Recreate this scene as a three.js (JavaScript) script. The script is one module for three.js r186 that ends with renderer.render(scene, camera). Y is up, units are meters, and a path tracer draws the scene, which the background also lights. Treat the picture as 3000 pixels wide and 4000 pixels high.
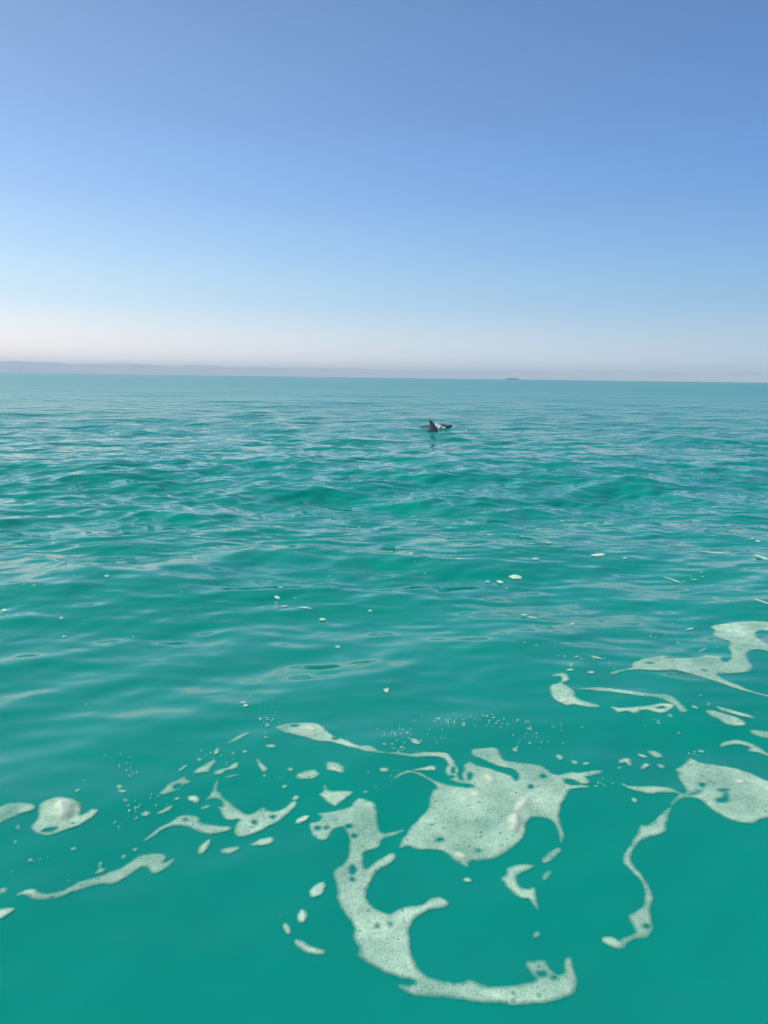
import * as THREE from 'three';
import { mergeGeometries } from 'three/addons/utils/BufferGeometryUtils.js';

// ------------------------------------------------------------------ camera
const scene = new THREE.Scene();
const EYE = 1.5;                                   // eye height above the sea, standing in a small boat
const FOV = 71.6, PITCH = 10.72, ROLL = 0.0127;
const camera = new THREE.PerspectiveCamera(FOV, 0.75, 0.05, 60000);
camera.position.set(0, EYE, 0);
camera.rotation.order = 'YXZ';
camera.rotation.set(-THREE.MathUtils.degToRad(PITCH), 0, ROLL);
camera.updateMatrixWorld();

// ------------------------------------------------------------------ sun and sky
const SUN_AZ = -92, SUN_EL = 48;                   // degrees, azimuth measured from the view direction to the right
const rad = THREE.MathUtils.degToRad;
const sunDir = new THREE.Vector3(Math.sin(rad(SUN_AZ)) * Math.cos(rad(SUN_EL)), Math.sin(rad(SUN_EL)), -Math.cos(rad(SUN_AZ)) * Math.cos(rad(SUN_EL)));
const sun = new THREE.DirectionalLight(new THREE.Color().setRGB(1, 0.95, 0.88), 5.0);
sun.position.copy(sunDir).multiplyScalar(100);
sun.castShadow = true;
sun.shadow.mapSize.set(2048, 2048);
Object.assign(sun.shadow.camera, { left: -40, right: 40, top: 40, bottom: -40, near: 1, far: 300 });
scene.add(sun, sun.target);

const SKY = [   // elevation, colour of the clear hazy air across the sun's direction
  [0, 0.93, 0.94, 0.964], [1.49, 0.905, 0.925, 0.954], [3.45, 0.678, 0.816, 0.921], [5.37, 0.478, 0.704, 0.909], [7.26, 0.405, 0.658, 0.911], [9.11, 0.34, 0.585, 0.905], [10.92, 0.299, 0.532, 0.883], [12.68, 0.254, 0.47, 0.857], [14.4, 0.231, 0.443, 0.827], [16.07, 0.212, 0.412, 0.79], [18, .196, .37, .72], [25, .155, .295, .59], [45, .10, .205, .45], [90, .07, .15, .36]];
const SKY_C = [1.3, .82, .46];                      // how much brighter the air gets towards the sun
{
  const W = 1024, H = 512, data = new Float32Array(W * H * 4);
  for (let j = 0; j < H; j++) {
    const el = Math.max(0, ((j + .5) / H - .5) * 180);
    let k = 0; while (k < SKY.length - 2 && el > SKY[k + 1][0]) k++;
    let t = Math.min(1, (el - SKY[k][0]) / (SKY[k + 1][0] - SKY[k][0]));
    const ce = Math.cos(rad(el)), se = Math.sin(rad(el));
    const mid = ce * Math.cos(rad(SUN_EL)) * Math.cos(rad(SUN_AZ)) + se * Math.sin(rad(SUN_EL));
    for (let i = 0; i < W; i++) {
      const ph = ((i + .5) / W - .5) * 2 * Math.PI;           // atan2(z, x)
      const g = ce * Math.cos(ph) * sunDir.x + se * sunDir.y + ce * Math.sin(ph) * sunDir.z;
      const o = (j * W + i) * 4;
      for (let c = 0; c < 3; c++) data[o + c] = (SKY[k][c + 1] * (1 - t) + SKY[k + 1][c + 1] * t) * Math.exp(SKY_C[c] * (g - mid));
      data[o + 3] = 1;
    }
  }
  const sky = new THREE.DataTexture(data, W, H, THREE.RGBAFormat, THREE.FloatType);
  sky.mapping = THREE.EquirectangularReflectionMapping;
  sky.magFilter = sky.minFilter = THREE.LinearFilter;
  sky.needsUpdate = true;
  scene.background = sky;
  scene.environment = sky;
}
const renderer = new THREE.WebGLRenderer({ antialias: true });
renderer.toneMapping = THREE.LinearToneMapping;
renderer.toneMappingExposure = 1.0;
renderer.shadowMap.enabled = true;
scene.fog = new THREE.FogExp2(new THREE.Color().setRGB(.76, .93, 1), 1.3e-4);

// ------------------------------------------------------------------ helpers
function rng(seed) { return () => { seed |= 0; seed = seed + 0x6D2B79F5 | 0; let t = Math.imul(seed ^ seed >>> 15, 1 | seed); t = t + Math.imul(t ^ t >>> 7, 61 | t) ^ t; return ((t ^ t >>> 14) >>> 0) / 4294967296; }; }
function hash(i, j, s) { let h = Math.imul(i, 374761393) + Math.imul(j, 668265263) + Math.imul(s, 1274126177) | 0; h = Math.imul(h ^ h >>> 13, 1274126177); return ((h ^ h >>> 16) >>> 0) / 4294967296; }
function noise(x, y, s = 0) {
  const i = Math.floor(x), j = Math.floor(y); let u = x - i, v = y - j; u = u * u * (3 - 2 * u); v = v * v * (3 - 2 * v);
  const a = hash(i, j, s), b = hash(i + 1, j, s), c = hash(i, j + 1, s), d = hash(i + 1, j + 1, s);
  return a + (b - a) * u + (c - a) * v + (a - b - c + d) * u * v;
}
const fbm = (x, y, s, n = 3) => { let r = 0, a = .5, t = 0; for (let k = 0; k < n; k++) { r += a * noise(x, y, s + k); t += a; a *= .5; x *= 2.03; y *= 2.03; } return r / t; };
const smooth = (a, b, x) => { const t = Math.min(1, Math.max(0, (x - a) / (b - a))); return t * t * (3 - 2 * t); };
const lerp = (a, b, t) => a + (b - a) * t;
const TY = Math.tan(rad(FOV / 2));
function ray(px, py) { return new THREE.Vector3((px - 1500) / 2000 * TY, (2000 - py) / 2000 * TY, -1).applyQuaternion(camera.quaternion); }
function onSea(px, py) { const d = ray(px, py), t = -EYE / d.y; return [d.x * t, d.z * t]; }     // photo pixel -> point of the calm sea level
function atDistance(px, dist) { const d = ray(px, 1456 + 38 * px / 3000); const s = dist / Math.hypot(d.x, d.z); return [d.x * s, d.z * s]; }
const shade = (m) => { m.traverse((o) => { if (o.isMesh) { o.castShadow = true; o.receiveShadow = true; } }); return m; };
function place(o, name, data) { o.name = name; Object.assign(o.userData, data); shade(o); scene.add(o); return o; }
function part(name, geo, mat, parent) { const m = new THREE.Mesh(geo, mat); m.name = name; parent.add(m); return m; }

// ------------------------------------------------------------------ the sea's surface
const WAVES = [];
{
  const r = rng(77);
  const add = (lambda, dir, slope, band) => { const k = 2 * Math.PI / lambda; WAVES.push({ kx: k * Math.cos(dir), kz: k * Math.sin(dir), a: slope / k, ph: r() * 6.283, lambda, band }); };
  add(11, 1.25, .018, 0); add(7.3, 1.75, .022, 0); add(5.1, 1.45, .024, 0);
  for (let i = 0; i < 9; i++) add(3.6 * Math.pow(2.6, i / 8), 1.45 + (r() + r() - 1) * 1.0, .015, 4);
  for (let i = 0; i < 60; i++) {
    const t = i / 59, lambda = .18 * Math.pow(3.6 / .18, t);
    const dir = 1.42 + (r() + r() + r() - 1.5) * 1.25;                 // most crests run across the view
    add(lambda * (.9 + .2 * r()), dir, (lambda < .55 ? .043 : lambda < 1.3 ? .033 : .018) * (.75 + .5 * r()), lambda < .55 ? 3 : lambda < 1.3 ? 2 : 1);
  }
}
const RIDGES = [   // single long wavelets rolling away from the hull: crest line in photo pixels, height, half width
  { p: [[-120, 2800], [220, 2700], [520, 2630], [800, 2540], [1000, 2455], [1110, 2400]], a: .017, w: .17 },
  { p: [[-100, 2590], [200, 2540], [420, 2510], [560, 2460]], a: .013, w: .15 },
  { p: [[-100, 2420], [120, 2370], [300, 2300], [420, 2292]], a: .011, w: .14 },
  { p: [[1130, 2395], [1300, 2372], [1420, 2340], [1640, 2290], [1730, 2260]], a: .012, w: .15 },
  { p: [[700, 2200], [900, 2160], [1130, 2120], [1330, 2075]], a: .013, w: .15 },
].map((r) => ({ ...r, p: r.p.map(([x, y]) => onSea(x, y)) })).map((r) => { const xs = r.p.map((q) => q[0]), zs = r.p.map((q) => q[1]), m = 4 * r.w; return { ...r, box: [Math.min(...xs) - m, Math.max(...xs) + m, Math.min(...zs) - m, Math.max(...zs) + m] }; });
function ridgeHeight(x, z) {
  let h = 0;
  for (const r of RIDGES) {
    if (x < r.box[0] || x > r.box[1] || z < r.box[2] || z > r.box[3]) continue;
    let best = 1e9, along = 0; const n = r.p.length - 1;
    for (let i = 0; i < n; i++) {
      const [ax, az] = r.p[i], [bx, bz] = r.p[i + 1], dx = bx - ax, dz = bz - az;
      const t = Math.min(1, Math.max(0, ((x - ax) * dx + (z - az) * dz) / (dx * dx + dz * dz)));
      const d = Math.hypot(x - ax - t * dx, z - az - t * dz);
      if (d < best) { best = d; along = (i + t) / n; }
    }
    const w = r.w * (1 + .35 * (noise(x * 3, z * 3, 5) - .5));
    h += r.a * Math.exp(-best * best / (w * w)) * Math.min(1, 4 * (1 - along) + .02) * (.7 + .6 * noise(x * 2.2, z * 2.2, 9));
  }
  return h;
}
// gentle warp and groups, so that no train of waves looks ruled
function seaHeight(x, z, fine = 0) {
  const d = Math.hypot(x, z);
  const wx = x + .35 * (noise(x * .55, z * .55, 1) - .5) + .08 * (noise(x * 2.1, z * 2.1, 21) - .5), wz = z + .35 * (noise(x * .55, z * .55, 2) - .5) + .08 * (noise(x * 2.1, z * 2.1, 22) - .5);
  const slick = smooth(3.2, 9, d * (.75 + .5 * noise(x * .4, z * .4, 3)) - .5 * Math.max(0, x));   // water smoothed by the hull and the foam
  const g1 = .55 + .9 * noise(x * .22, z * .22, 11), g2 = (.6 + .8 * noise(x * .45, z * .45, 12)) * (.24 + .76 * slick), g3 = (.5 + .9 * noise(x * .8, z * .8, 13)) * (.16 + .84 * slick);
  const g4 = (.3 + 1.4 * noise(x * .07, z * .07, 14)) * smooth(.2, 7, d);
  let h = d < 9 ? ridgeHeight(x, z) : 0;
  for (let i = 0; i < WAVES.length; i++) {
    const w = WAVES[i];
    let a = w.a * (w.band === 0 ? 1 : w.band === 4 ? g4 : w.band === 1 ? g1 * (.35 + .65 * slick) : w.band === 2 ? g2 : g3);
    if (fine > 0) { const f = smooth(2.2, 5, w.lambda / fine); if (f === 0) continue; a *= f; }
    const s = Math.sin(w.kx * wx + w.kz * wz + w.ph);
    h += w.band === 0 ? a * s : a * (s + .28 * (s * s - .5));         // peaked crests, flat troughs
  }
  return h;
}
// fine ripples as a normal map: slopes of a repeating patch of 20 m
const RIPPLE = 20, ROUGH = .24, BUMP = .5;
const rippleMap = (() => {
  const N = 1536, sx = new Float32Array(N * N), sy = new Float32Array(N * N), r = rng(5);
  for (let q = 0; q < 110; q++) {
    const lambda = .13 * Math.pow(2.4 / .13, Math.pow(q / 109, 1.1)), dir = 1.42 + (r() + r() + r() - 1.5) * 1.5;
    const u = Math.round(RIPPLE / lambda * Math.cos(dir)), v = -Math.round(RIPPLE / lambda * Math.sin(dir));
    const K = Math.hypot(u, v) || 1, sl = .025 * (.6 + .8 * r()), cx = sl * u / K, cy = sl * v / K, ph = r() * 6.283;
    const step = 2 * Math.PI * u / N, cs = Math.cos(step), sn = Math.sin(step);
    for (let j = 0; j < N; j++) {
      let c = Math.cos(2 * Math.PI * v * j / N + ph), s = Math.sin(2 * Math.PI * v * j / N + ph), o = j * N;
      for (let i = 0; i < N; i++, o++) { const e = c + .25 * 2 * s * c; sx[o] += cx * e; sy[o] += cy * e; const t = c * cs - s * sn; s = s * cs + c * sn; c = t; }
    }
  }
  const data = new Uint8Array(N * N * 4);
  for (let o = 0; o < N * N; o++) { data[o * 4] = 127.5 - 127.5 * Math.max(-1, Math.min(1, sx[o] / .6)); data[o * 4 + 1] = 127.5 - 127.5 * Math.max(-1, Math.min(1, sy[o] / .6)); data[o * 4 + 2] = 255; data[o * 4 + 3] = 255; }
  const t = new THREE.DataTexture(data, N, N); t.wrapS = t.wrapT = THREE.RepeatWrapping; t.magFilter = THREE.LinearFilter; t.minFilter = THREE.LinearMipmapLinearFilter; t.generateMipmaps = true; t.needsUpdate = true; return t;
})();
{
  // rows of a fan round the boat: fine near it, growing with distance; the same sheet goes all the way round
  const rows = [0.25, .5, .8];
  const ppx = 2 * TY / 1024;                       // angle of one picture row, used only to choose the fineness of the mesh
  let d = .8;
  while (d < 14000) { rows.push(d); d += Math.min(Math.max(.012, d * d / EYE * ppx * .55), d * .22); }
  rows.push(14000);
  const az = [];
  for (let a = -180; a < -56; a += 4) az.push(a);
  for (let a = -56; a < 56; a += .105) az.push(a);
  for (let a = 56; a <= 180; a += 4) az.push(Math.min(180, a));
  const C = az.length, R = rows.length, pos = new Float32Array(C * R * 3), uv = new Float32Array(C * R * 2);
  const ca = az.map((a) => Math.sin(rad(a))), sa = az.map((a) => -Math.cos(rad(a)));
  for (let j = 0; j < R; j++) {
    const dr = rows[j], sp = Math.max(j + 1 < R ? rows[j + 1] - dr : 1e3, dr * rad(.105));
    for (let i = 0; i < C; i++) {
      const x = dr * ca[i], z = dr * sa[i], o = j * C + i, coarse = Math.abs(az[i]) > 57;
      pos[o * 3] = x; pos[o * 3 + 2] = z;
      pos[o * 3 + 1] = dr > 400 ? 0 : seaHeight(x, z, coarse ? Math.max(sp, dr * .07) : sp);
      uv[o * 2] = x / RIPPLE; uv[o * 2 + 1] = -z / RIPPLE;
    }
  }
  const RINGS = 22, ringOf = (dr) => Math.max(0, Math.min(RINGS - 1, Math.floor(Math.log(dr / 2.2) / Math.log(160 / 2.2) * RINGS)));
  const index = new Uint32Array((C - 1) * (R - 1) * 6); let n = 0; const geo = new THREE.BufferGeometry(); let start = 0, ring = 0;
  for (let j = 0; j < R - 1; j++) {
    const k = ringOf(rows[j]); if (k !== ring) { if (n > start) geo.addGroup(start, n - start, ring); start = n; ring = k; }
    for (let i = 0; i < C - 1; i++) { const a = j * C + i, b = a + 1, c = a + C, e = c + 1; index[n++] = a; index[n++] = b; index[n++] = c; index[n++] = b; index[n++] = e; index[n++] = c; }
  }
  geo.addGroup(start, n - start, ring);
  geo.setAttribute('position', new THREE.BufferAttribute(pos, 3)); geo.setAttribute('uv', new THREE.BufferAttribute(uv, 2)); geo.setIndex(new THREE.BufferAttribute(index, 1));
  geo.computeVertexNormals();
  const mats = [];
  for (let k = 0; k < RINGS; k++) {
    const m = new THREE.MeshPhysicalMaterial({ color: new THREE.Color().setRGB(.001, .210, .153), roughness: lerp(.035, ROUGH, smooth(.3, 1, k / (RINGS - 1))), ior: 1.333, normalMap: rippleMap });
    const s = .6 * (k < 13 ? lerp(.28, .95, Math.min(1, k / 9)) : lerp(.95, BUMP, smooth(12, RINGS - 1, k))); m.normalScale.set(s, s); mats.push(m);
  }
  console.log('sea', C, R, index.length / 3);
  const sea = new THREE.Mesh(geo, mats);
  place(sea, 'sea', { kind: 'structure', label: 'turquoise sea with small waves', category: 'sea' });
}

// ------------------------------------------------------------------ far coast
{
  const C = 700, R = 14, pos = [], idx = [];
  for (let j = 0; j < R; j++) for (let i = 0; i < C; i++) {
    const a = lerp(-62, 62, i / (C - 1)), t = j / (R - 1), dd = 10800 + 2600 * t;
    const crest = lerp(168, 138, smooth(-30, 4, a)) + 16 * smooth(8, 30, a) + 26 * (fbm(a * .35 + 40, 3, 31, 4) - .5) + 9 * (noise(a * 4.3, 1, 35) - .5);
    const prof = Math.pow(Math.sin(Math.PI * Math.min(.98, .04 + .94 * t)), .8) * (.8 + .4 * fbm(a * .8, t * 3, 37, 4));
    pos.push(dd * Math.sin(rad(a)), j === 0 ? -8 : -2 + crest * Math.min(1, prof), -dd * Math.cos(rad(a)));
    if (i && j) { const p = j * C + i; idx.push(p - C - 1, p - C, p - 1, p - C, p, p - 1); }
  }
  const g = new THREE.BufferGeometry(); g.setAttribute('position', new THREE.Float32BufferAttribute(pos, 3)); g.setIndex(idx); g.computeVertexNormals();
  place(new THREE.Mesh(g, new THREE.MeshStandardMaterial({ color: new THREE.Color().setRGB(.40, .43, .43), roughness: 1 })), 'hills', { kind: 'structure', label: 'low hazy coast along the horizon', category: 'hills' });
}

// ------------------------------------------------------------------ ships near the horizon
const paint = (r, g, b, rough = .5) => new THREE.MeshStandardMaterial({ color: new THREE.Color().setRGB(r, g, b), roughness: rough });
const boxAt = (w, h, d, x, y, z = 0) => new THREE.BoxGeometry(w, h, d).translate(x, y + h / 2, z);
function hullGeometry(L, B, H, sheer, rake, sternRake) {        // stations from stern to bow, flared sections
  const N = 25, M = 9, pos = [], idx = [];
  for (let i = 0; i < N; i++) {
    const t = i / (N - 1), full = Math.min(1, Math.pow((1 - t) * 4.2, .62)) * Math.min(1, .72 + t * 2.5), top = H + sheer * Math.pow(Math.max(0, t - .55) / .45, 2);
    for (let j = 0; j < M; j++) {
      const s = j / (M - 1) * 2 - 1, v = Math.abs(s), y = -H * .25 + (top + H * .25) * Math.pow(v, 1.5);
      const x = -L / 2 + L * t + (t > .5 ? rake * (t - .5) * 2 * (y / top) : -sternRake * (.5 - t) * 2 * (y / top));
      pos.push(x, y, Math.sign(s) * B / 2 * full * Math.pow(v, .45));
      if (i && j) { const p = i * M + j; idx.push(p - M - 1, p - 1, p - M, p - M, p - 1, p); }
    }
  }
  for (let i = 1; i < N; i++) { const a = (i - 1) * M, b = i * M; idx.push(a, b, a + M - 1, b, b + M - 1, a + M - 1); }
  for (let j = 1; j < M - 1; j++) idx.push(0, j, j + 1);
  const g = new THREE.BufferGeometry(); g.setAttribute('position', new THREE.Float32BufferAttribute(pos, 3)); g.setIndex(idx); g.computeVertexNormals(); return g;
}
{
  const white = paint(.86, .86, .84), navy = paint(.14, .19, .27), deck = paint(.16, .20, .22), dark = paint(.03, .04, .05, .2), orange = paint(.5, .16, .05);
  const dist = 4800, [x, z] = atDistance(1998, dist), s = new THREE.Group();
  s.position.set(x, 0, z); s.rotation.y = -Math.atan2(x, -z) - .5;
  part('hull', hullGeometry(90, 14, 6.4, 2.6, 4, 1), navy, s);
  part('deck_house', mergeGeometries([boxAt(11, 8.5, 11.5, -34, 6.2), boxAt(9.5, 3, 10.5, -34, 14.7)]), white, s);
  const bridge = part('bridge', boxAt(6.5, 2.8, 13.5, -32.6, 17.7), white, s);
  part('window_band', boxAt(.2, 1.1, 12.6, -29.3, 18.8), dark, bridge);
  part('funnel', new THREE.CylinderGeometry(1.5, 1.9, 6.5, 20).scale(1.3, 1, 1).translate(-38.2, 20.8, 0), orange, s);
  part('radar_mast', mergeGeometries([new THREE.CylinderGeometry(.25, .35, 6, 10).translate(-33, 23.4, 0), boxAt(.4, .3, 3.4, -33, 24.6)]), white, s);
  for (let k = 0; k < 4; k++) part('hatch_cover', boxAt(12.2, 1.7, 10.5, -19.5 + k * 13.6, 6.3), deck, s);
  part('forecastle', boxAt(9, 1.6, 6.5, 35, 8), navy, s);
  part('foremast', new THREE.CylinderGeometry(.22, .35, 7, 10).translate(36, 12.5, 0), white, s);
  place(s, 'cargo_ship', { label: 'long dark cargo ship with white deck house on the horizon', category: 'ship' });
}
{
  const white = paint(.82, .82, .8, .3), glass = paint(.03, .04, .05, .12), dist = 2900, [x, z] = atDistance(2203, dist), s = new THREE.Group();
  s.position.set(x, 0, z); s.rotation.y = -Math.atan2(x, -z) - .5;
  part('hull', hullGeometry(15.5, 4.6, 2.2, .7, 1.4, .2), white, s);
  const cabin = part('cabin', new THREE.ExtrudeGeometry(new THREE.Shape([[-4.6, 0], [3.6, 0], [2.0, 1.7], [-4.4, 1.7]].map((q) => new THREE.Vector2(...q))), { depth: 3.2, bevelEnabled: true, bevelSize: .1, bevelThickness: .1, bevelSegments: 2 }).translate(0, 2, -1.6), white, s);
  part('window_band', boxAt(5.6, .6, 3.5, -1.2, 2.75), glass, cabin);
  part('flybridge', new THREE.ExtrudeGeometry(new THREE.Shape([[-3.9, 0], [1.4, 0], [.4, 1.1], [-3.7, .9]].map((q) => new THREE.Vector2(...q))), { depth: 2.8, bevelEnabled: true, bevelSize: .08, bevelThickness: .08, bevelSegments: 2 }).translate(0, 3.82, -1.4), white, s);
  part('canopy', boxAt(3.6, .16, 2.8, -1.6, 5.9), white, s);
  for (const px of [-3.2, 0]) for (const pz of [-1.2, 1.2]) part('canopy_post', new THREE.CylinderGeometry(.05, .05, 1.2, 8).translate(px, 5.3, pz), white, s);
  part('mast', new THREE.CylinderGeometry(.05, .09, 2.2, 8).translate(-2.2, 7.1, 0), white, s);
  place(s, 'motor_yacht', { label: 'small white motor yacht by itself near the horizon', category: 'boat' });
}

// ------------------------------------------------------------------ dolphins
function loft(rings) {                                       // rings: arrays of [x, y, z], all of the same length, closed round
  const n = rings[0].length, pos = rings.flat(2), idx = [];
  for (let i = 1; i < rings.length; i++) for (let j = 0; j < n; j++) { const a = (i - 1) * n + j, b = (i - 1) * n + (j + 1) % n; idx.push(a, a + n, b, b, a + n, b + n); }
  for (const [base, flip] of [[0, 0], [(rings.length - 1) * n, 1]]) for (let j = 1; j < n - 1; j++) flip ? idx.push(base, base + j + 1, base + j) : idx.push(base, base + j, base + j + 1);
  const g = new THREE.BufferGeometry(); g.setAttribute('position', new THREE.Float32BufferAttribute(pos, 3)); g.setIndex(idx); g.computeVertexNormals(); return g;
}
function spline(table, x) {                                   // smooth interpolation in a table sorted by its first column
  let k = 0; while (k < table.length - 2 && x > table[k + 1][0]) k++;
  const p0 = table[Math.max(0, k - 1)], p1 = table[k], p2 = table[k + 1], p3 = table[Math.min(table.length - 1, k + 2)], t = (x - p1[0]) / (p2[0] - p1[0]);
  return p1.slice(1).map((_, c) => { const q = c + 1, m1 = (p2[q] - p0[q]) / Math.max(1e-6, p2[0] - p0[0]) * (p2[0] - p1[0]), m2 = (p3[q] - p1[q]) / Math.max(1e-6, p3[0] - p1[0]) * (p2[0] - p1[0]); return (2 * t ** 3 - 3 * t * t + 1) * p1[q] + (t ** 3 - 2 * t * t + t) * m1 + (-2 * t ** 3 + 3 * t * t) * p2[q] + (t ** 3 - t * t) * m2; });
}
function dolphinGeometry() {
  const BODY = [[-1.28, .02, .03, .02], [-1.15, .01, .055, .035], [-.85, 0, .12, .085], [-.45, 0, .21, .17], [0, 0, .26, .225], [.4, -.01, .25, .22], [.72, -.01, .20, .185], [.9, 0, .165, .15], [1.0, .0, .135, .125], [1.06, -.015, .10, .10], [1.1, -.04, .06, .068], [1.16, -.055, .042, .05], [1.24, -.058, .034, .04], [1.285, -.058, .016, .02]];
  const rings = [];
  for (let i = 0; i <= 90; i++) { const x = lerp(-1.28, 1.285, i / 90), [yc, ry, rz] = spline(BODY, x), ring = []; for (let j = 0; j < 32; j++) { const a = j / 32 * 2 * Math.PI; ring.push([x, yc + Math.max(.004, ry) * Math.cos(a), Math.max(.004, rz) * Math.sin(a)]); } rings.push(ring); }
  const FIN = [[-.10, .27, -.33, .055], [-.04, .215, -.26, .04], [0, .178, -.214, .03], [.04, .168, -.135, .026], [.085, .15, -.085, .023], [.14, .122, -.06, .02], [.2, .086, -.054, .017], [.245, .055, -.062, .014], [.27, .04, -.078, .012], [.30, .014, -.09, .010], [.325, -.014, -.082, .007], [.34, -.04, -.066, .003]];
  const fin = [];
  for (let i = 0; i <= 40; i++) { const y = lerp(-.1, .34, i / 40), [le, tr, th] = spline(FIN, y), ring = []; for (let j = 0; j < 24; j++) { const a = j / 24 * 2 * Math.PI, c = (1 + Math.cos(a)) / 2; ring.push([lerp(tr, le, c), .255 + y, Math.sin(a) * th * (.55 + .45 * c)]); } fin.push(ring); }
  const wing = (root, dx, dz, w0, sweep, y0, dy) => [1, -1].map((side) => { const rs = []; for (let i = 0; i <= 14; i++) { const t = i / 14, w = w0 * Math.sqrt(Math.max(.002, 1 - t * t)) * (1 - .35 * t), cx = root - sweep * t * t + dx * t, ring = []; for (let j = 0; j < 16; j++) { const a = j / 16 * 2 * Math.PI; ring.push([cx + w * Math.cos(a), y0 + dy * t + .012 * (1 - t * .7) * Math.sin(a), side * (.02 + dz * t)]); } if (side < 0) ring.reverse(); rs.push(ring); } return loft(rs); });
  return mergeGeometries([loft(rings), loft(fin), ...wing(-1.24, .05, .30, .085, .16, .02, 0), ...wing(.55, -.1, .14, .09, .2, -.12, -.3)]);
}
const dolphinGeo = dolphinGeometry();
const dolphinSkin = new THREE.MeshPhysicalMaterial({ color: new THREE.Color().setRGB(.066, .080, .096), roughness: .4, clearcoat: .5, clearcoatRoughness: .12, ior: 1.4 });
{
  const [x, z] = onSea(1688, 1687), m = new THREE.Mesh(dolphinGeo, dolphinSkin);
  m.rotation.set(0, -Math.atan2(x, -z) + .06, .01, 'YXZ'); m.position.set(x, seaHeight(x, z, .2) - .262, z);
  place(m, 'dolphin', { label: 'submerged dolphin showing only its tall dark curved dorsal fin', category: 'dolphin', group: 'dolphins' });
}
{
  const [tx, tz] = onSea(1764, 1672), a = -Math.atan2(tx, -tz) + .05, m = new THREE.Mesh(dolphinGeo, dolphinSkin), pitch = .275, back = 1.22;
  const x = tx - back * Math.cos(a), z = tz + back * Math.sin(a);
  m.quaternion.setFromEuler(new THREE.Euler(0, a, 0)).multiply(new THREE.Quaternion().setFromEuler(new THREE.Euler(0, 0, pitch))).multiply(new THREE.Quaternion().setFromEuler(new THREE.Euler(-1.25, 0, 0))); m.position.set(x, seaHeight(tx, tz, .2) - .27, z);   // rolled on its side, fin away
  place(m, 'dolphin_001', { label: 'grey dolphin rolling on its side behind the fin, wet head above water', category: 'dolphin', group: 'dolphins' });
}

{
  const [x, z] = onSea(1716, 1674), g = new THREE.IcosahedronGeometry(1, 5), p = g.attributes.position;
  for (let i = 0; i < p.count; i++) { const u = p.getX(i), v = p.getY(i), w = p.getZ(i), k = .6 + .9 * fbm(u * 2.5 + w * 1.7 + 9, v * 2.5 + w + 4, 51, 3); p.setXYZ(i, u * k * .15, v * k * (.075 - .04 * u), w * k * .08); }
  g.computeVertexNormals();
  const m = new THREE.Mesh(g, new THREE.MeshStandardMaterial({ color: new THREE.Color().setRGB(.52, .54, .53), roughness: .6 }));
  m.position.set(x, seaHeight(x, z, .2) + .03, z); m.rotation.y = -.2;
  place(m, 'water_splash', { label: 'small white splash against the rolling grey dolphin', category: 'splash' });
}

// ------------------------------------------------------------------ foam on the water
const foamAlpha = (() => {                                   // lace of bubbles: rims thick, films thin; a patch of 0.6 m
  const N = 1024, CELLS = 92, data = new Uint8Array(N * N * 4), pts = [];
  for (let j = 0; j < CELLS; j++) for (let i = 0; i < CELLS; i++) pts.push([i + .1 + .8 * hash(i, j, 61), j + .1 + .8 * hash(i, j, 62), .5 + .9 * hash(i, j, 63), hash(i, j, 64)]);
  const tile = (x, y, n, s) => { const i = Math.floor(x), j = Math.floor(y); let u = x - i, v = y - j; u = u * u * (3 - 2 * u); v = v * v * (3 - 2 * v); const m = (q) => ((q % n) + n) % n, a = hash(m(i), m(j), s), b = hash(m(i + 1), m(j), s), c = hash(m(i), m(j + 1), s), d = hash(m(i + 1), m(j + 1), s); return a + (b - a) * u + (c - a) * v + (a - b - c + d) * u * v; };
  const hole = (x, y, n) => { let m = 0; const i0 = Math.floor(x), j0 = Math.floor(y); for (let j = -1; j <= 1; j++) for (let i = -1; i <= 1; i++) { const a = (i0 + i + n) % n, b = (j0 + j + n) % n; if (hash(a, b, 81) < .10) { const q = .12 + .3 * hash(a, b, 84); m = Math.max(m, 1 - smooth(q * .6, q, Math.hypot(i0 + i + .2 + .6 * hash(a, b, 82) - x, j0 + j + .2 + .6 * hash(a, b, 83) - y))); } } return m; };   // burst bubbles
  for (let y = 0; y < N; y++) for (let x = 0; x < N; x++) {
    const fx = x / N * CELLS, fy = y / N * CELLS, ci = Math.floor(fx), cj = Math.floor(fy);
    let d1 = 9, d2 = 9, film = 0;
    for (let j = -1; j <= 1; j++) for (let i = -1; i <= 1; i++) {
      const a = (ci + i + CELLS) % CELLS, b = (cj + j + CELLS) % CELLS, p = pts[b * CELLS + a], d = Math.hypot(ci + i + p[0] - a - fx, cj + j + p[1] - b - fy) / p[2];
      if (d < d1) { d2 = d1; d1 = d; film = p[3]; } else if (d < d2) d2 = d;
    }
    const rim = 1 - smooth(0, .4, d2 - d1), big = tile(x / N * 9, y / N * 9, 9, 71) * .6 + tile(x / N * 23, y / N * 23, 23, 72) * .4, open = hole(x / N * 30, y / N * 30, 30) ;
    let a = (.50 + .2 * rim + .18 * (film - .5) + .34 * (big - .5)) * (1 - .45 * open);
    a = Math.max(.04, Math.min(1, a));
    const o = (y * N + x) * 4; data[o] = data[o + 1] = data[o + 2] = 255 * a; data[o + 3] = 255;
  }
  const t = new THREE.DataTexture(data, N, N); t.wrapS = t.wrapT = THREE.RepeatWrapping; t.magFilter = THREE.LinearFilter; t.needsUpdate = true; return t;
})();
const foamMat = new THREE.MeshStandardMaterial({ color: new THREE.Color().setRGB(.46, .67, .48), roughness: .6, vertexColors: true, transparent: true, alphaMap: foamAlpha, bumpMap: foamAlpha, bumpScale: .0006 });
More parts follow.
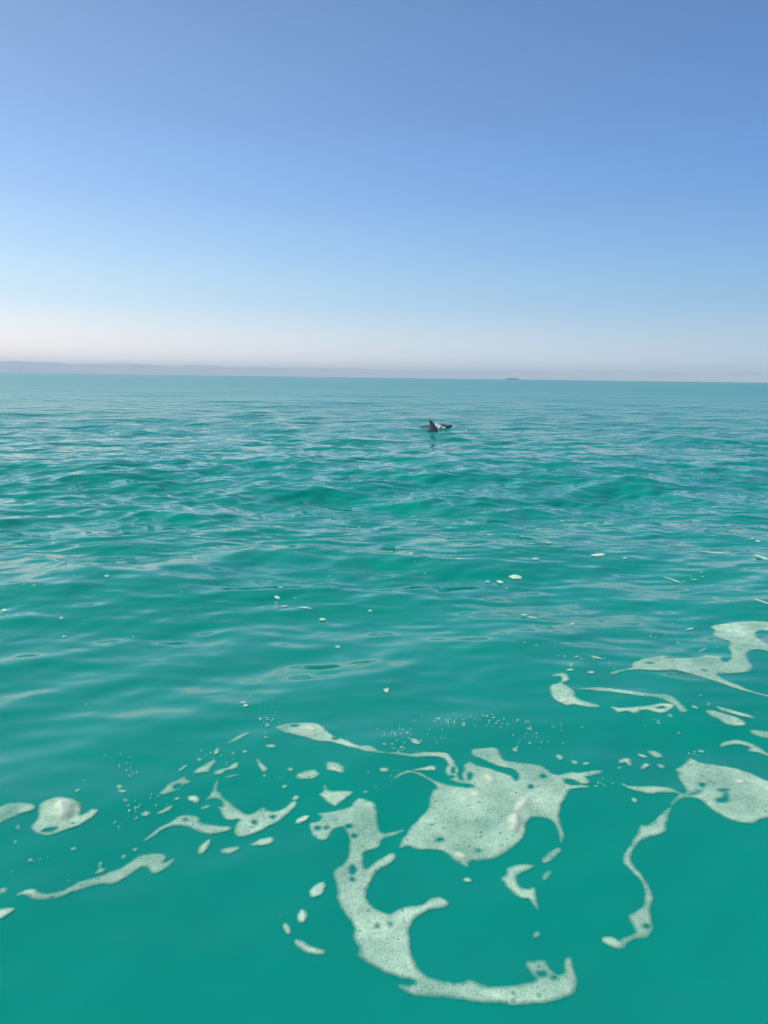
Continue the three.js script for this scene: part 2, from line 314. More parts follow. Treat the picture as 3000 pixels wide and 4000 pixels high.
const moundMat = new THREE.MeshStandardMaterial({ color: new THREE.Color().setRGB(.54, .65, .49), roughness: .85, vertexColors: true, transparent: true, bumpMap: foamAlpha, bumpScale: .001 });
function inPolygon(P, x, z) { let c = false; for (let i = 0, j = P.length - 1; i < P.length; j = i++) if ((P[i][1] > z) !== (P[j][1] > z) && x < (P[j][0] - P[i][0]) * (z - P[i][1]) / (P[j][1] - P[i][1]) + P[i][0]) c = !c; return c; }
function polygonDistance(P, x, z) {
  let best = 1e9;
  for (let i = 0, j = P.length - 1; i < P.length; j = i++) { const dx = P[i][0] - P[j][0], dz = P[i][1] - P[j][1], t = Math.min(1, Math.max(0, ((x - P[j][0]) * dx + (z - P[j][1]) * dz) / (dx * dx + dz * dz + 1e-12))), ex = x - P[j][0] - t * dx, ez = z - P[j][1] - t * dz; best = Math.min(best, ex * ex + ez * ez); }
  return Math.sqrt(best) * (inPolygon(P, x, z) ? 1 : -1);
}
function roundOff(P) { const Q = []; for (let i = 0; i < P.length; i++) { const a = P[i], b = P[(i + 1) % P.length]; Q.push([a[0] * .75 + b[0] * .25, a[1] * .75 + b[1] * .25], [a[0] * .25 + b[0] * .75, a[1] * .25 + b[1] * .75]); } return Q; }
// a sheet of foam riding on the waves; field > 0 inside, in metres from the rim
function sheet(box, cell, field, rise, cover) {
  const nx = Math.max(3, Math.ceil((box[1] - box[0]) / cell)), nz = Math.max(3, Math.ceil((box[3] - box[2]) / cell)), F = new Float32Array((nx + 1) * (nz + 1)), Y = new Float32Array(F.length);
  for (let j = 0; j <= nz; j++) for (let i = 0; i <= nx; i++) { const x = box[0] + i * cell, z = box[2] + j * cell, o = j * (nx + 1) + i, f = F[o] = field(x, z); Y[o] = f > -3 * cell ? seaHeight(x, z, Math.max(.012, cell)) + rise(x, z, f) : 0; }
  const pos = [], nor = [], uv = [], col = [], idx = [], at = (i, j) => j * (nx + 1) + i;
  const put = (i, j) => {                                     // fractional grid place
    const i0 = Math.min(nx - 1, Math.floor(i)), j0 = Math.min(nz - 1, Math.floor(j)), u = i - i0, v = j - j0;
    const mix = (A) => lerp(lerp(A[at(i0, j0)], A[at(i0 + 1, j0)], u), lerp(A[at(i0, j0 + 1)], A[at(i0 + 1, j0 + 1)], u), v);
    const gx = lerp(Y[at(i0 + 1, j0)] - Y[at(i0, j0)], Y[at(i0 + 1, j0 + 1)] - Y[at(i0, j0 + 1)], v) / cell, gz = lerp(Y[at(i0, j0 + 1)] - Y[at(i0, j0)], Y[at(i0 + 1, j0 + 1)] - Y[at(i0 + 1, j0)], u) / cell, L = Math.hypot(gx, 1, gz);
    const x = box[0] + i * cell, z = box[2] + j * cell;
    pos.push(x, mix(Y), z); nor.push(-gx / L, 1 / L, -gz / L); uv.push(x / .6, -z / .6); col.push(1, 1, 1, cover(x, z, mix(F))); return pos.length / 3 - 1;
  };
  const cache = new Map(), vertex = (i, j) => { const k = i.toFixed(3) + ',' + j.toFixed(3); if (!cache.has(k)) cache.set(k, put(i, j)); return cache.get(k); };
  for (let j = 0; j < nz; j++) for (let i = 0; i < nx; i++) {
    const c = [[i, j], [i, j + 1], [i + 1, j + 1], [i + 1, j]], f = c.map(([a, b]) => F[at(a, b)]), poly = [];
    if (Math.max(...f) <= 0) continue;
    for (let k = 0; k < 4; k++) { const m = (k + 1) % 4; if (f[k] > 0) poly.push(vertex(...c[k])); if (f[k] > 0 !== f[m] > 0) { const t = f[k] / (f[k] - f[m]); poly.push(vertex(lerp(c[k][0], c[m][0], t), lerp(c[k][1], c[m][1], t))); } }
    for (let k = 1; k < poly.length - 1; k++) idx.push(poly[0], poly[k], poly[k + 1]);
  }
  if (!idx.length) return null;
  const g = new THREE.BufferGeometry(); g.setAttribute('position', new THREE.Float32BufferAttribute(pos, 3)); g.setAttribute('normal', new THREE.Float32BufferAttribute(nor, 3)); g.setAttribute('uv', new THREE.Float32BufferAttribute(uv, 2)); g.setAttribute('color', new THREE.Float32BufferAttribute(col, 4)); g.setIndex(idx); return g;
}
// zoom frames on the photograph in which the outlines were read: x0, y0, pixels per unit
const ZOOM = { a: [1000, 2700, .8439], b: [0, 2700, .9042], c: [1900, 2300, .7232], d: [1500, 1700, .9042], e: [0, 1700, .9042] };
const read = (k, x, y) => onSea(ZOOM[k][0] + x * ZOOM[k][2], ZOOM[k][1] + y * ZOOM[k][2]);
const pairs = (s) => s.trim().split(/\s+/).map((q) => q.split(',').map(Number));
const bounds = (P, m) => { const xs = P.map((q) => q[0]), zs = P.map((q) => q[1]); return [Math.min(...xs) - m, Math.max(...xs) + m, Math.min(...zs) - m, Math.max(...zs) + m]; };
const ellipse = (k, cx, cy, rx, ry, deg = 0, n = 18) => { const P = []; for (let i = 0; i < n; i++) { const a = i / n * 2 * Math.PI, u = rx * Math.cos(a), v = ry * Math.sin(a), c = Math.cos(rad(deg)), s = Math.sin(rad(deg)); P.push(read(k, cx + u * c - v * s, cy + u * s + v * c)); } return P; };
function foamGeometry(P, holes, seed, density = 1, rough = 1) {
  const mid = P.reduce((s, q) => [s[0] + q[0] / P.length, s[1] + q[1] / P.length], [0, 0]), far = Math.hypot(...mid), cell = Math.max(.0055, far * .0028), m = .01 + cell * 2;
  const wob = rough * (.004 + .0012 * far);
  const field = (x, z) => {
    let f = polygonDistance(P, x, z) + wob * ((fbm(x * 28, z * 28, seed, 3) - .5) * 1.6 + (noise(x * 95, z * 95, seed + 5) - .5) * .5);
    for (const h of holes) f = Math.min(f, .002 - polygonDistance(h, x, z) + wob * (noise(x * 60, z * 60, seed + 9) - .5));
    return f;
  };
  const soft = .010 + .0022 * far;
  return sheet(bounds(P, m), cell, field, (x, z, f) => .0035 + .001 * far * .3 + .0012 * smooth(0, .05, f) + .0014 * (noise(x * 40, z * 40, seed + 3) - .5) * smooth(0, .03, f), (x, z, f) => density * (.12 + .88 * smooth(-.001, soft, f)) * (.42 + 1.15 * fbm(x * 7, z * 7, seed + 7, 3)));
}
function mound(parent, k, cx, cy, rx, ry, deg, high, seed) {  // heaped thick froth
  const P = roundOff(ellipse(k, cx, cy, rx, ry, deg)), mid = read(k, cx, cy), big = polygonDistance(P, ...mid), g = sheet(bounds(P, .02), Math.max(.004, big / 22), (x, z) => polygonDistance(P, x, z) + big * .35 * (fbm(x * 25, z * 25, seed, 3) - .5), (x, z, f) => .005 + high * smooth(-.2 * big, 1.1 * big, f) + .004 * (fbm(x * 30, z * 30, seed + 2, 3) - .5) * smooth(0, big * .4, f), (x, z, f) => .9 * Math.pow(smooth(0, big * 1.05, f + big * .3 * (fbm(x * 50, z * 50, seed + 4, 3) - .5)), 1.25));
  if (g) part('froth_mound', g, moundMat, parent);
}
const PATCHES = [
  { k: 'a', label: 'broad pale foam sheet with two bright froth mounds', rim: `1000,300 1060,296 1115,295 1135,340 1145,365 1200,375 1300,385 1345,405 1380,445 1440,425 1520,425 1570,410 1605,412 1602,430 1545,442 1520,450 1547,470 1530,490 1490,482 1455,462 1420,465 1440,490 1500,488 1540,490 1535,505 1480,508 1445,515 1425,560 1405,600 1400,640 1415,690 1432,725 1410,768 1395,730 1390,690 1370,662 1330,643 1280,636 1250,655 1245,700 1238,742 1180,780 1130,815 1080,828 1030,832 985,828 982,864 950,850 905,825 880,795 830,775 740,772 700,750 658,770 670,735 700,690 716,664 745,632 790,590 805,545 810,500 842,490 800,455 760,430 725,415 690,420 640,450 640,425 690,403 745,410 800,440 850,468 900,480 960,494 1015,492 950,468 955,400 965,378 990,366 1020,385 1070,400 1130,422 1180,442 1202,472 1216,440 1190,413 1130,398 1080,380 1040,358 1000,342 990,320`,
    holes: [[1325, 447, 13, 10], [1268, 498, 9, 8], [988, 440, 9, 20], [850, 730, 14, 7], [1025, 785, 9, 5]], mounds: [[1196, 668, 66, 64, 0, .010], [1078, 458, 62, 38, 12, .006], [1228, 582, 70, 44, -30, .005], [1015, 532, 60, 34, 10, .004], [945, 806, 46, 26, 12, .004]] },
  { k: 'a', label: 'long S-shaped ribbon of bubbly foam ending in a hook', rim: `485,518 530,540 556,545 560,600 565,650 585,690 640,685 680,672 690,682 640,700 590,716 575,742 560,766 510,776 498,800 495,850 510,866 530,850 560,815 610,788 645,783 648,808 620,838 585,858 555,882 535,930 505,975 515,1020 550,1050 610,1075 650,1055 700,1040 770,1030 800,1000 850,992 896,1016 880,1040 820,1052 745,1080 720,1110 708,1150 712,1220 730,1290 765,1340 820,1370 900,1390 960,1385 990,1370 1030,1390 1090,1405 1180,1400 1240,1385 1297,1377 1265,1340 1238,1288 1280,1278 1330,1274 1355,1300 1370,1330 1400,1352 1425,1338 1418,1290 1440,1260 1467,1280 1475,1330 1492,1372 1486,1420 1460,1450 1390,1466 1290,1487 1180,1485 1060,1475 950,1465 850,1450 740,1450 680,1430 652,1403 670,1390 720,1396 738,1386 650,1365 560,1330 500,1290 468,1272 480,1240 448,1190 455,1140 420,1090 368,1010 375,960 358,890 370,858 405,845 425,790 430,720 415,670 400,655 350,670 340,710 310,727 265,710 245,660 243,630 290,625 300,605 283,588 320,580 380,575 440,560 450,538`,
    holes: [[448, 868, 13, 22], [447, 915, 8, 8], [288, 661, 11, 9], [325, 660, 10, 8], [430, 655, 14, 8], [455, 700, 10, 7], [1325, 1345, 22, 12], [1375, 1362, 12, 8], [620, 600 + 520, 6, 5], [560, 1130, 6, 7]], mounds: [] },
  { k: 'a', label: 'leaf-shaped foam patch trailing a thin tail towards the broad sheet', rim: `82,180 130,165 200,159 290,164 315,185 330,210 370,240 420,250 470,285 530,283 552,302 600,318 680,318 722,326 780,315 870,317 900,335 920,370 938,402 935,440 955,462 1000,478 950,478 900,462 878,432 874,405 885,372 860,346 800,341 730,346 680,337 590,326 520,322 470,302 400,282 350,263 290,259 220,237 150,216 105,200`, holes: [[180, 177, 18, 4], [372, 246, 16, 7], [912, 410, 9, 14], [905, 440, 11, 7]], mounds: [[255, 195, 46, 20, 8, .005]] },
  { k: 'a', label: 'forked hook of foam beneath the broad sheet', rim: `1145,866 1190,850 1260,847 1302,856 1270,876 1222,890 1205,915 1220,955 1255,965 1290,948 1297,1000 1309,1062 1285,1045 1260,1004 1230,1006 1180,976 1118,905 1152,896`, holes: [] },
  { k: 'a', label: 'small triangular foam patch between the ribbon and the leaf-shaped patch', rim: `278,494 310,490 312,455 325,462 330,485 400,485 460,490 430,510 390,545 360,560 330,535 300,515`, holes: [] },
  { k: 'b', label: 'domed heap of white froth with a foam hook curling round it', rim: `168,520 200,500 250,479 310,486 345,505 356,535 350,562 372,552 396,534 432,535 426,552 382,587 300,622 226,652 200,657 145,641 132,610 104,645 150,595 165,570 162,545`, holes: [[215, 628, 34, 8, -16]], mounds: [[272, 548, 92, 62, -18, .02]] },
  { k: 'b', label: 'flat foam tongue touching the domed froth heap', rim: `-60,560 0,530 40,515 90,511 160,520 150,545 100,562 50,582 0,612 -60,640`, holes: [] },
  { k: 'b', label: 'long slanting foam streak with a blunt end', rim: `66,938 105,912 155,896 180,925 250,915 300,895 350,855 430,835 500,805 560,770 610,735 660,726 715,727 727,750 700,776 762,741 755,765 720,797 670,826 640,806 620,790 570,820 530,855 490,869 430,872 370,895 310,920 270,945 200,956 140,958 110,935`, holes: [] },
  { k: 'b', label: 'arched foam strand joining the lacy net of foam', rim: `616,670 650,635 700,600 745,580 770,555 820,549 862,558 866,590 910,592 960,603 1002,600 1005,620 950,633 900,641 860,632 830,612 760,598 700,618 660,656 630,673`, holes: [[800, 575, 8, 4]] },
  { k: 'b', label: 'lacy curved net of foam with pointed upper end', rim: `905,465 920,430 945,388 938,440 965,475 1010,510 1060,545 1085,551 1110,530 1145,509 1160,535 1210,530 1250,500 1282,488 1287,510 1240,555 1190,592 1110,632 1040,657 1015,642 1010,605 1037,568 985,580 955,556 945,522 925,508 965,520 960,490 920,477 885,492`, holes: [[1100, 585, 10, 8], [1180, 560, 8, 5]] },
  { k: 'b', label: 'small oval foam ring above the lacy net', rim: `688,456 730,420 770,400 805,385 800,398 828,402 826,415 790,425 770,448 730,463 700,470`, holes: [[768, 430, 18, 9, -25]] },
  { k: 'c', label: 'large branching foam patch with a long thin tail', rim: `1203,218 1250,205 1330,198 1430,196 1521,205 1640,225 1640,300 1560,275 1521,262 1460,254 1450,290 1490,320 1521,340 1640,380 1640,430 1521,380 1440,362 1403,385 1415,430 1437,460 1420,491 1340,501 1260,501 1245,510 1290,540 1360,570 1440,610 1521,630 1640,665 1640,685 1521,648 1450,625 1370,600 1280,570 1230,550 1140,520 1060,495 1000,488 900,495 830,491 775,491 720,505 680,523 653,515 670,503 740,488 785,475 778,450 800,430 850,410 910,403 960,391 977,402 950,413 1010,412 1090,405 1150,400 1170,390 1138,375 1150,355 1187,344 1186,355 1155,368 1180,390 1240,395 1272,400 1262,420 1280,436 1312,425 1315,380 1298,350 1310,310 1260,290 1210,265 1232,245`, holes: [[878, 445, 20, 4], [1172, 482, 8, 5]] },
  { k: 'c', label: 'small foam patch with a curled top and a pointed tail', rim: `340,522 400,504 430,513 452,540 440,557 405,559 440,580 475,605 480,635 520,652 580,668 622,686 580,691 520,684 470,669 430,679 390,663 350,632 331,590 345,567 385,562 402,545 395,525 360,530`, holes: [], mounds: [[420, 650, 34, 16, 0, .004]] },
  { k: 'c', label: 'long bent foam strip above a ragged one', rim: `468,592 530,585 640,586 720,597 800,613 900,624 970,628 1010,650 1050,690 1092,736 1040,741 1010,702 960,667 900,646 820,641 740,627 660,613 600,606 540,600`, holes: [] },
  { k: 'c', label: 'ragged foam strip under a long bent one', rim: `648,684 720,697 800,695 880,690 950,680 1012,690 1015,711 950,742 900,726 850,711 790,732 760,716 705,724 680,706`, holes: [[935, 705, 22, 6]] },
  { k: 'c', label: 'wide foam strip with a thinner one lying along it', rim: `1158,722 1220,725 1290,745 1360,765 1407,801 1350,807 1280,799 1250,776 1195,756`, holes: [] },
  { k: 'c', label: 'thin foam strip lying along a wider one', rim: `1222,694 1290,710 1370,735 1430,750 1452,773 1380,761 1310,741 1245,721`, holes: [] },
  { k: 'c', label: 'blunt foam tongue beyond the paired strips', rim: `1408,824 1450,821 1521,834 1640,850 1640,880 1521,867 1470,862 1430,846`, holes: [] },
  { k: 'c', label: 'hooked foam strand arching over the large oval sheet', rim: `1253,892 1280,870 1350,867 1410,880 1470,905 1521,940 1640,990 1640,1010 1521,962 1450,931 1398,926 1420,902 1360,889 1290,891 1265,907`, holes: [] },
  { k: 'c', label: 'large oval foam sheet with dark gaps and a thin side arm', rim: `1006,1025 1055,1000 1090,952 1120,965 1150,985 1240,1000 1330,1015 1430,1050 1521,1095 1640,1160 1640,1300 1521,1300 1480,1310 1440,1331 1380,1331 1300,1306 1210,1256 1160,1206 1110,1190 1050,1190 1020,1215 992,1240 983,1215 1020,1180 1030,1168 960,1161 880,1171 820,1159 760,1141 716,1115 740,1103 757,1122 830,1124 920,1121 990,1129 1040,1160 1068,1166 1072,1140 1045,1110 1023,1070 1030,1040`, holes: [[1160, 1120, 15, 13, 30], [1270, 1150, 26, 6], [1268, 1205, 32, 12], [1285, 1190, 10, 26], [1120, 1165, 36, 6, -20]], mounds: [[1370, 1105, 50, 24, 15, .005]] },
  { k: 'c', label: 'long winding foam squiggle hanging from the oval sheet', rim: `1002,1233 987,1270 970,1320 972,1365 940,1387 870,1401 820,1431 785,1480 766,1520 790,1550 830,1590 860,1640 885,1680 902,1730 885,1780 890,1830 900,1880 880,1917 820,1926 770,1946 735,1982 680,1977 630,1952 607,1924 650,1912 690,1925 720,1940 740,1914 790,1899 800,1885 775,1840 755,1800 830,1770 850,1720 850,1660 820,1620 770,1580 740,1556 733,1520 745,1480 780,1430 800,1390 818,1326 865,1342 920,1285 975,1238`, holes: [[862, 1862, 12, 8]] },
];
let foamCount = 0;
const foamName = () => 'foam_patch' + (foamCount++ ? '_' + String(foamCount - 1).padStart(3, '0') : '');
for (const p of PATCHES) {
  const P = roundOff(pairs(p.rim).map(([x, y]) => read(p.k, x, y))), holes = (p.holes || []).map((h) => ellipse(p.k, h[0], h[1], h[2], h[3], h[4] || 0)), g = foamGeometry(P, holes, 100 + foamCount * 7, p.density || 1), root = new THREE.Group();
  part('foam_film', g, foamMat, root);
  for (const m of p.mounds || []) mound(root, p.k, ...m, 300 + foamCount);
  place(root, foamName(), { label: p.label, category: 'foam', group: 'foam patches' });
}
// smaller islands of foam
const SHAPES = [
  ['b', `823,377 850,350 885,335 932,310 936,325 912,347 905,371 880,366 850,374`], ['b', `918,367 960,350 990,345 1020,323 1034,335 1026,352 985,357 950,377 930,377`], ['b', `953,386 1030,371 1037,381 980,390`], ['b', `806,471 850,464 864,480 850,502 830,491 815,490`], ['b', `858,521 905,502 917,515 880,534`],
  ['b', `973,250 1010,215 1050,195 1087,191 1030,227 1000,242`], ['b', `923,646 907,680 892,717 865,737 846,720 863,690 890,670`], ['b', `943,715 975,699 1048,697 1020,727 990,737 960,732`], ['b', `1063,693 1110,667 1165,649 1187,665 1170,692 1120,698`], ['b', `670,547 710,525 747,505 747,522 715,542 690,550`],
  ['b', `1103,308 1125,319 1154,355 1146,372 1123,360`], ['b', `403,827 425,805 428,777 446,767 436,795 467,800 440,824`], ['b', `-60,1010 0,1000 50,989 82,993 50,1022 0,1047 -60,1070`], ['a', `325,360 345,354 385,365 412,395 410,415 370,408 330,395 322,380`], ['a', `172,1193 205,1200 250,1225 326,1248 318,1265 275,1270 225,1255 180,1225`], ['c', `702,985 735,959 787,965 776,990 782,1012 755,1001 745,986 725,997`], ['a', `715,400 770,392 810,380 838,395 835,415 800,408 740,408`],
];
const BLOBS = [
  ['a', 238, 413, 57, 22, -4], ['a', 160, 386, 21, 12], ['a', 735, 264, 25, 12, 22], ['a', 68, 275, 27, 10, 4], ['a', 216, 614, 44, 18, -24], ['a', 42, 722, 46, 21, -14], ['a', 288, 958, 50, 28, -42], ['a', 215, 1087, 22, 33], ['a', 112, 1085, 15, 10, -30], ['a', 143, 1148, 29, 13, 60], ['a', 980, 918, 23, 13, 10], ['a', 1365, 812, 50, 20, -38], ['a', 1343, 902, 25, 12, -50], ['a', 1297, 1165, 20, 11, -30], ['a', 1635, 1192, 46, 22, 20], ['a', 507, 494, 15, 8], ['a', 132, 463, 15, 8, -15], ['a', 183, 513, 18, 11, -20], ['a', 595, 398, 20, 8, 10], ['a', 555, 476, 8, 6], ['a', 625, 452, 8, 10], ['a', 40, 408, 8, 7], ['a', 112, 426, 8, 6], ['a', 1570, 492, 10, 5],
  ['b', 630, 550, 22, 10, -10], ['b', 585, 712, 15, 10, -30], ['b', 535, 747, 14, 10, -30], ['b', 20, 913, 20, 16], ['b', 1058, 280, 11, 8], ['b', 1008, 288, 11, 8], ['b', 318, 714, 15, 8, -10], ['b', 338, 451, 13, 6, -30], ['b', 370, 410, 10, 5, -40], ['b', 1143, 383, 8, 7], ['b', 938, 278, 10, 16, 20], ['b', 862, 316, 14, 8, -15], ['b', 795, 348, 24, 8, -35], ['b', 134, 764, 9, 7], ['b', 270, 815, 13, 4], ['b', 297, 862, 6, 8], ['b', 530, 455, 18, 6, 10], ['b', 518, 438, 8, 8], ['b', 545, 495, 14, 5, 10], ['b', 1182, 880, 6, 5], ['b', 765, 482, 14, 6, -20], ['b', 1150, 217, 8, 5], ['b', 1155, 160, 10, 10], ['b', 1155, 125, 8, 5], ['b', 1140, 145, 9, 4], ['b', 82, 618, 6, 9], ['b', 68, 685, 6, 6], ['b', 55, 820, 8, 5, -30],
  ['c', 795, 1200, 19, 12, 32], ['c', 910, 940, 46, 18, 20], ['c', 940, 1005, 25, 12, 20], ['c', 850, 1010, 26, 12, -30], ['c', 715, 1018, 13, 8], ['c', 837, 948, 30, 10, 16], ['c', 1160, 922, 15, 10], ['c', 1115, 937, 19, 9, -30], ['c', 390, 962, 21, 13, 42], ['c', 470, 992, 16, 11], ['c', 535, 998, 19, 8], ['c', 925, 778, 18, 11, 42], ['c', 985, 750, 14, 8, 20], ['c', 855, 790, 12, 6], ['c', 895, 765, 12, 6], ['c', 560, 507, 20, 8, 10], ['c', 592, 410, 32, 7, 16], ['c', 485, 405, 14, 6], ['c', 1250, 343, 16, 5], ['c', 447, 492, 26, 8, -5], ['c', 457, 462, 10, 13], ['c', 465, 195, 11, 7], ['c', 205, 135, 14, 6], ['c', 250, 154, 28, 6, 10], ['c', 263, 119, 6, 4], ['c', 205, 328, 9, 6], ['c', 267, 343, 9, 5], ['c', 1120, 296, 9, 4], ['c', 1192, 686, 16, 12, 30], ['c', 1150, 635, 12, 8, 20], ['c', 1118, 708, 22, 7, 28], ['c', 112, 768, 14, 12, 30], ['c', 65, 746, 14, 6], ['c', 215, 760, 14, 9, 40], ['c', 225, 793, 9, 6], ['c', 165, 748, 10, 8], ['c', 265, 845, 8, 5], ['c', 153, 915, 12, 10, 60], ['c', 513, 790, 9, 7], ['c', 403, 805, 7, 7], ['c', 1037, 828, 9, 8], ['c', 677, 1109, 9, 7], ['c', 628, 1088, 8, 8], ['c', 588, 1130, 10, 5],
  ['d', 925, 514, 33, 7, -4], ['d', 1040, 530, 12, 4], ['d', 567, 611, 28, 8, 5], ['d', 500, 625, 17, 6, 14], ['d', 450, 622, 12, 5], ['d', 531, 651, 7, 4], ['d', 712, 462, 17, 4, 6], ['d', 655, 532, 18, 5], ['d', 1245, 622, 45, 4, 18], ['d', 1430, 519, 66, 4, 6], ['d', 1628, 549, 36, 8, 20], ['d', 605, 772, 18, 5], ['d', 641, 787, 23, 5, 8], ['d', 651, 758, 6, 4], ['d', 815, 821, 9, 6], ['d', 925, 706, 6, 3], ['d', 920, 993, 26, 5, 16], ['d', 890, 1070, 14, 6], ['d', 455, 423, 12, 4], ['d', 115, 520, 14, 5], ['d', 325, 544, 17, 5], ['d', 10, 1118, 12, 11], ['d', 605, 926, 6, 5], ['d', 657, 939, 6, 4], ['d', 830, 988, 11, 5], ['d', 1318, 845, 18, 4, -8], ['d', 1635, 738, 44, 5, 22], ['d', 770, 342, 8, 4], ['d', 890, 357, 18, 3], ['d', 303, 512, 8, 3], ['d', 1615, 461, 16, 5, 8], ['d', 1590, 448, 10, 4],
  ['e', 20, 746, 16, 7], ['e', 265, 776, 11, 5], ['e', 275, 842, 10, 4], ['e', 150, 661, 8, 3], ['e', 463, 626, 10, 4], ['e', 782, 667, 8, 3], ['e', 1095, 485, 14, 4], ['e', 1213, 643, 14, 3], ['e', 1198, 680, 16, 7, 20], ['e', 1192, 705, 8, 6], ['e', 1275, 683, 10, 3], ['e', 1393, 780, 12, 5], ['e', 1459, 903, 13, 7], ['e', 1599, 744, 12, 4], ['e', 1320, 743, 32, 6, 5], ['e', 1102, 418, 8, 4], ['e', 1500, 381, 9, 3], ['e', 1553, 380, 6, 3], ['e', 1048, 1163, 13, 6], ['e', 1062, 1178, 11, 6], ['e', 30, 770, 8, 3], ['e', 430, 726, 7, 3], ['e', 247, 757, 9, 3], ['e', 106, 655, 6, 3], ['e', 1232, 730, 18, 4, -8], ['e', 860, 445, 10, 4], ['e', 1220, 440, 7, 3], ['e', 293, 650, 5, 2], ['e', 1425, 585, 7, 2], ['e', 1537, 582, 6, 2],
];
let islands = 0;
const SHORT = ['broad pale sheet', 'S-shaped ribbon', 'leaf-shaped patch', 'forked hook', 'triangular patch', 'domed froth heap', 'flat tongue', 'long slanting streak', 'arched strand', 'lacy net', 'oval ring', 'large branching patch', 'curl-topped patch', 'long bent strip', 'ragged strip', 'wide strip', 'thin strip', 'blunt tongue', 'hooked strand', 'large oval sheet', 'winding squiggle'];
const RIMS = PATCHES.map((p) => pairs(p.rim).map(([x, y]) => read(p.k, x, y)));
function nearestPatch(x, z) { let b = 1e9, w = 0; RIMS.forEach((P, i) => { const d = Math.abs(polygonDistance(P, x, z)); if (d < b) { b = d; w = i; } }); return b > 1.1 ? null : SHORT[w]; }
const islandLabel = (kind, P) => { const m = P.reduce((q, p) => [q[0] + p[0] / P.length, q[1] + p[1] / P.length], [0, 0]), n = nearestPatch(...m); return n ? [`small ${kind} of foam lying nearest to the ${n}`, `foam bits by the ${n}`] : [`small ${kind} of foam alone on open rippled water`, 'foam bits on open water']; };
const island = (P, seed, density, rough, kind) => { const g = foamGeometry(P, [], seed, density, rough); if (!g) return; const [label, group] = islandLabel(kind, P); place(new THREE.Mesh(g, foamMat), 'foam_island' + (islands++ ? '_' + String(islands - 1).padStart(3, '0') : ''), { label, category: 'foam', group }); };
for (const [k, s] of SHAPES) island(roundOff(pairs(s).map(([x, y]) => read(k, x, y))), 700 + islands * 3, 1.1, 1, 'irregular scrap');
for (const [k, x, y, rx, ry, deg = 0] of BLOBS) island(ellipse(k, x, y, rx, ry, deg), 900 + islands * 3, k === 'd' || k === 'e' ? 1.9 : 1.25, 1.5, 'rounded blob');
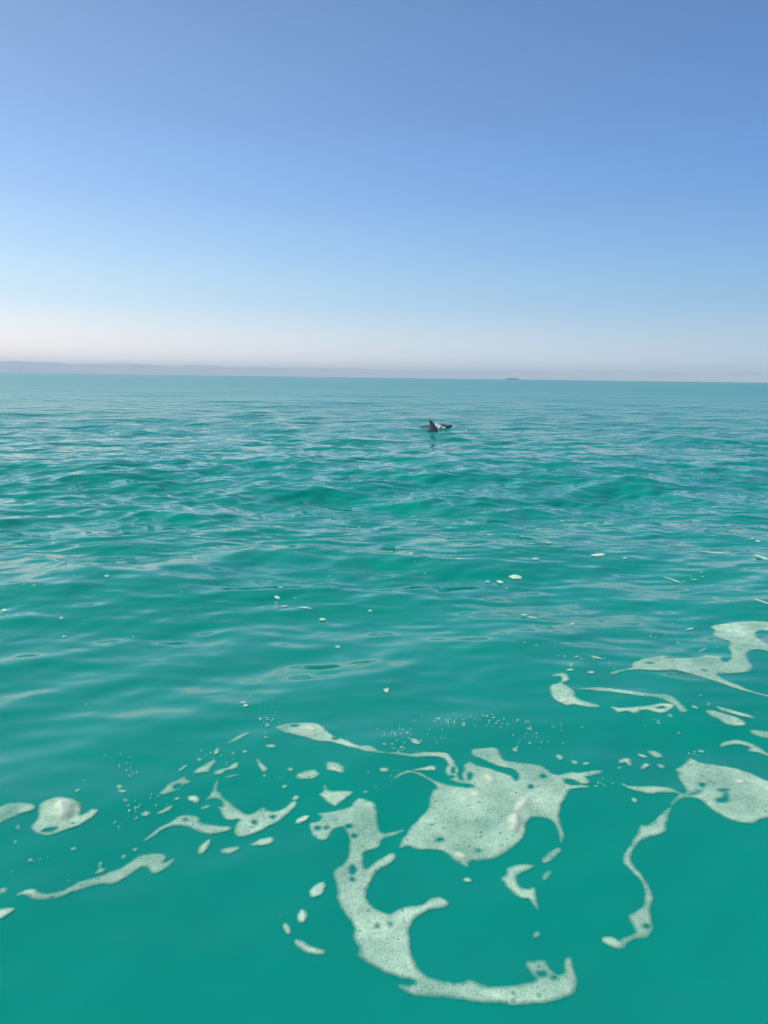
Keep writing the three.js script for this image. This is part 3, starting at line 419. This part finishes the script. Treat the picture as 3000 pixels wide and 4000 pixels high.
// flecks and single bubbles, too many to count
{
  const r = rng(4242), geos = [], CLUSTERS = [['b', 560, 370, 40, 30, 14, 4], ['b', 580, 540, 45, 40, 16, 5], ['b', 500, 610, 30, 25, 7, 4], ['b', 530, 310, 60, 30, 7, 3], ['b', 1150, 130, 40, 50, 16, 4], ['b', 1060, 60, 40, 30, 6, 4], ['b', 380, 80, 30, 40, 5, 3], ['b', 160, 770, 50, 12, 6, 3], ['b', 720, 480, 80, 60, 10, 3], ['b', 940, 300, 90, 50, 14, 5], ['a', 850, 160, 110, 35, 34, 6], ['a', 1060, 165, 110, 30, 30, 6], ['a', 640, 225, 80, 30, 22, 7], ['a', 650, 290, 70, 25, 22, 8], ['a', 800, 250, 60, 30, 8, 6], ['a', 1250, 190, 80, 60, 14, 5], ['a', 600, 410, 60, 30, 8, 4], ['c', 600, 440, 90, 60, 16, 5], ['c', 1120, 300, 160, 40, 12, 4], ['c', 400, 420, 120, 60, 10, 4], ['c', 180, 850, 100, 70, 16, 5], ['c', 420, 820, 80, 70, 8, 4], ['c', 620, 1100, 60, 30, 7, 5], ['c', 1130, 930, 70, 25, 7, 5], ['d', 230, 540, 130, 60, 22, 4], ['d', 450, 410, 110, 50, 18, 3], ['d', 180, 330, 160, 60, 16, 3], ['d', 800, 360, 130, 60, 12, 4], ['d', 1380, 640, 130, 50, 16, 5], ['d', 1080, 545, 180, 50, 12, 4], ['d', 1200, 850, 180, 60, 14, 4], ['d', 560, 690, 140, 70, 8, 3], ['e', 1300, 540, 250, 90, 26, 3], ['e', 860, 470, 300, 60, 26, 3], ['e', 300, 640, 260, 50, 12, 3], ['e', 900, 700, 300, 120, 10, 3], ['e', 1000, 1000, 300, 140, 8, 3], ['e', 500, 900, 400, 150, 6, 3]];
  for (const [k, cx, cy, sx, sy, n, size] of CLUSTERS) for (let i = 0; i < n * .7; i++) {
    const gx = (r() + r() + r() - 1.5) * 1.15, gy = (r() + r() + r() - 1.5) * 1.15, s = size * (.3 + 1.7 * r() * r() * r()), [x, z] = read(k, cx + gx * sx, cy + gy * sy);
    const m = s * ZOOM[k][2] * .00036 * Math.hypot(x, z) * 1.1, a = m * (.8 + .9 * r()), b = m * (.7 + .5 * r()), turn = r() * 3.14, N = 9, y = seaHeight(x, z, Math.max(.012, Math.hypot(x, z) * .004)) + .004 + .0012 * Math.hypot(x, z), P = [[x, y + .004, z, 1]];
    for (let q = 0; q < N; q++) { const t = q / N * 6.283, w = .75 + .5 * r(), u = a * w * Math.cos(t), v = b * w * Math.sin(t); P.push([x + u * Math.cos(turn) - v * Math.sin(turn), y - .003, z + u * Math.sin(turn) + v * Math.cos(turn), .55]); }
    const g = new THREE.BufferGeometry(), idx = []; for (let q = 0; q < N; q++) idx.push(0, 1 + (q + 1) % N, 1 + q);
    g.setAttribute('position', new THREE.Float32BufferAttribute(P.flatMap((p) => p.slice(0, 3)), 3)); g.setAttribute('normal', new THREE.Float32BufferAttribute(P.flatMap(() => [0, 1, 0]), 3)); g.setAttribute('uv', new THREE.Float32BufferAttribute(P.flatMap((p) => [p[0] / .6, -p[2] / .6]), 2)); g.setAttribute('color', new THREE.Float32BufferAttribute(P.flatMap((p) => [1, 1, 1, p[3]]), 4)); g.setIndex(idx); geos.push(g);
  }
  place(new THREE.Mesh(mergeGeometries(geos), foamMat), 'foam_flecks', { kind: 'stuff', label: 'tiny flecks and bubbles of foam strewn over the water', category: 'foam' });
}

renderer.render(scene, camera);
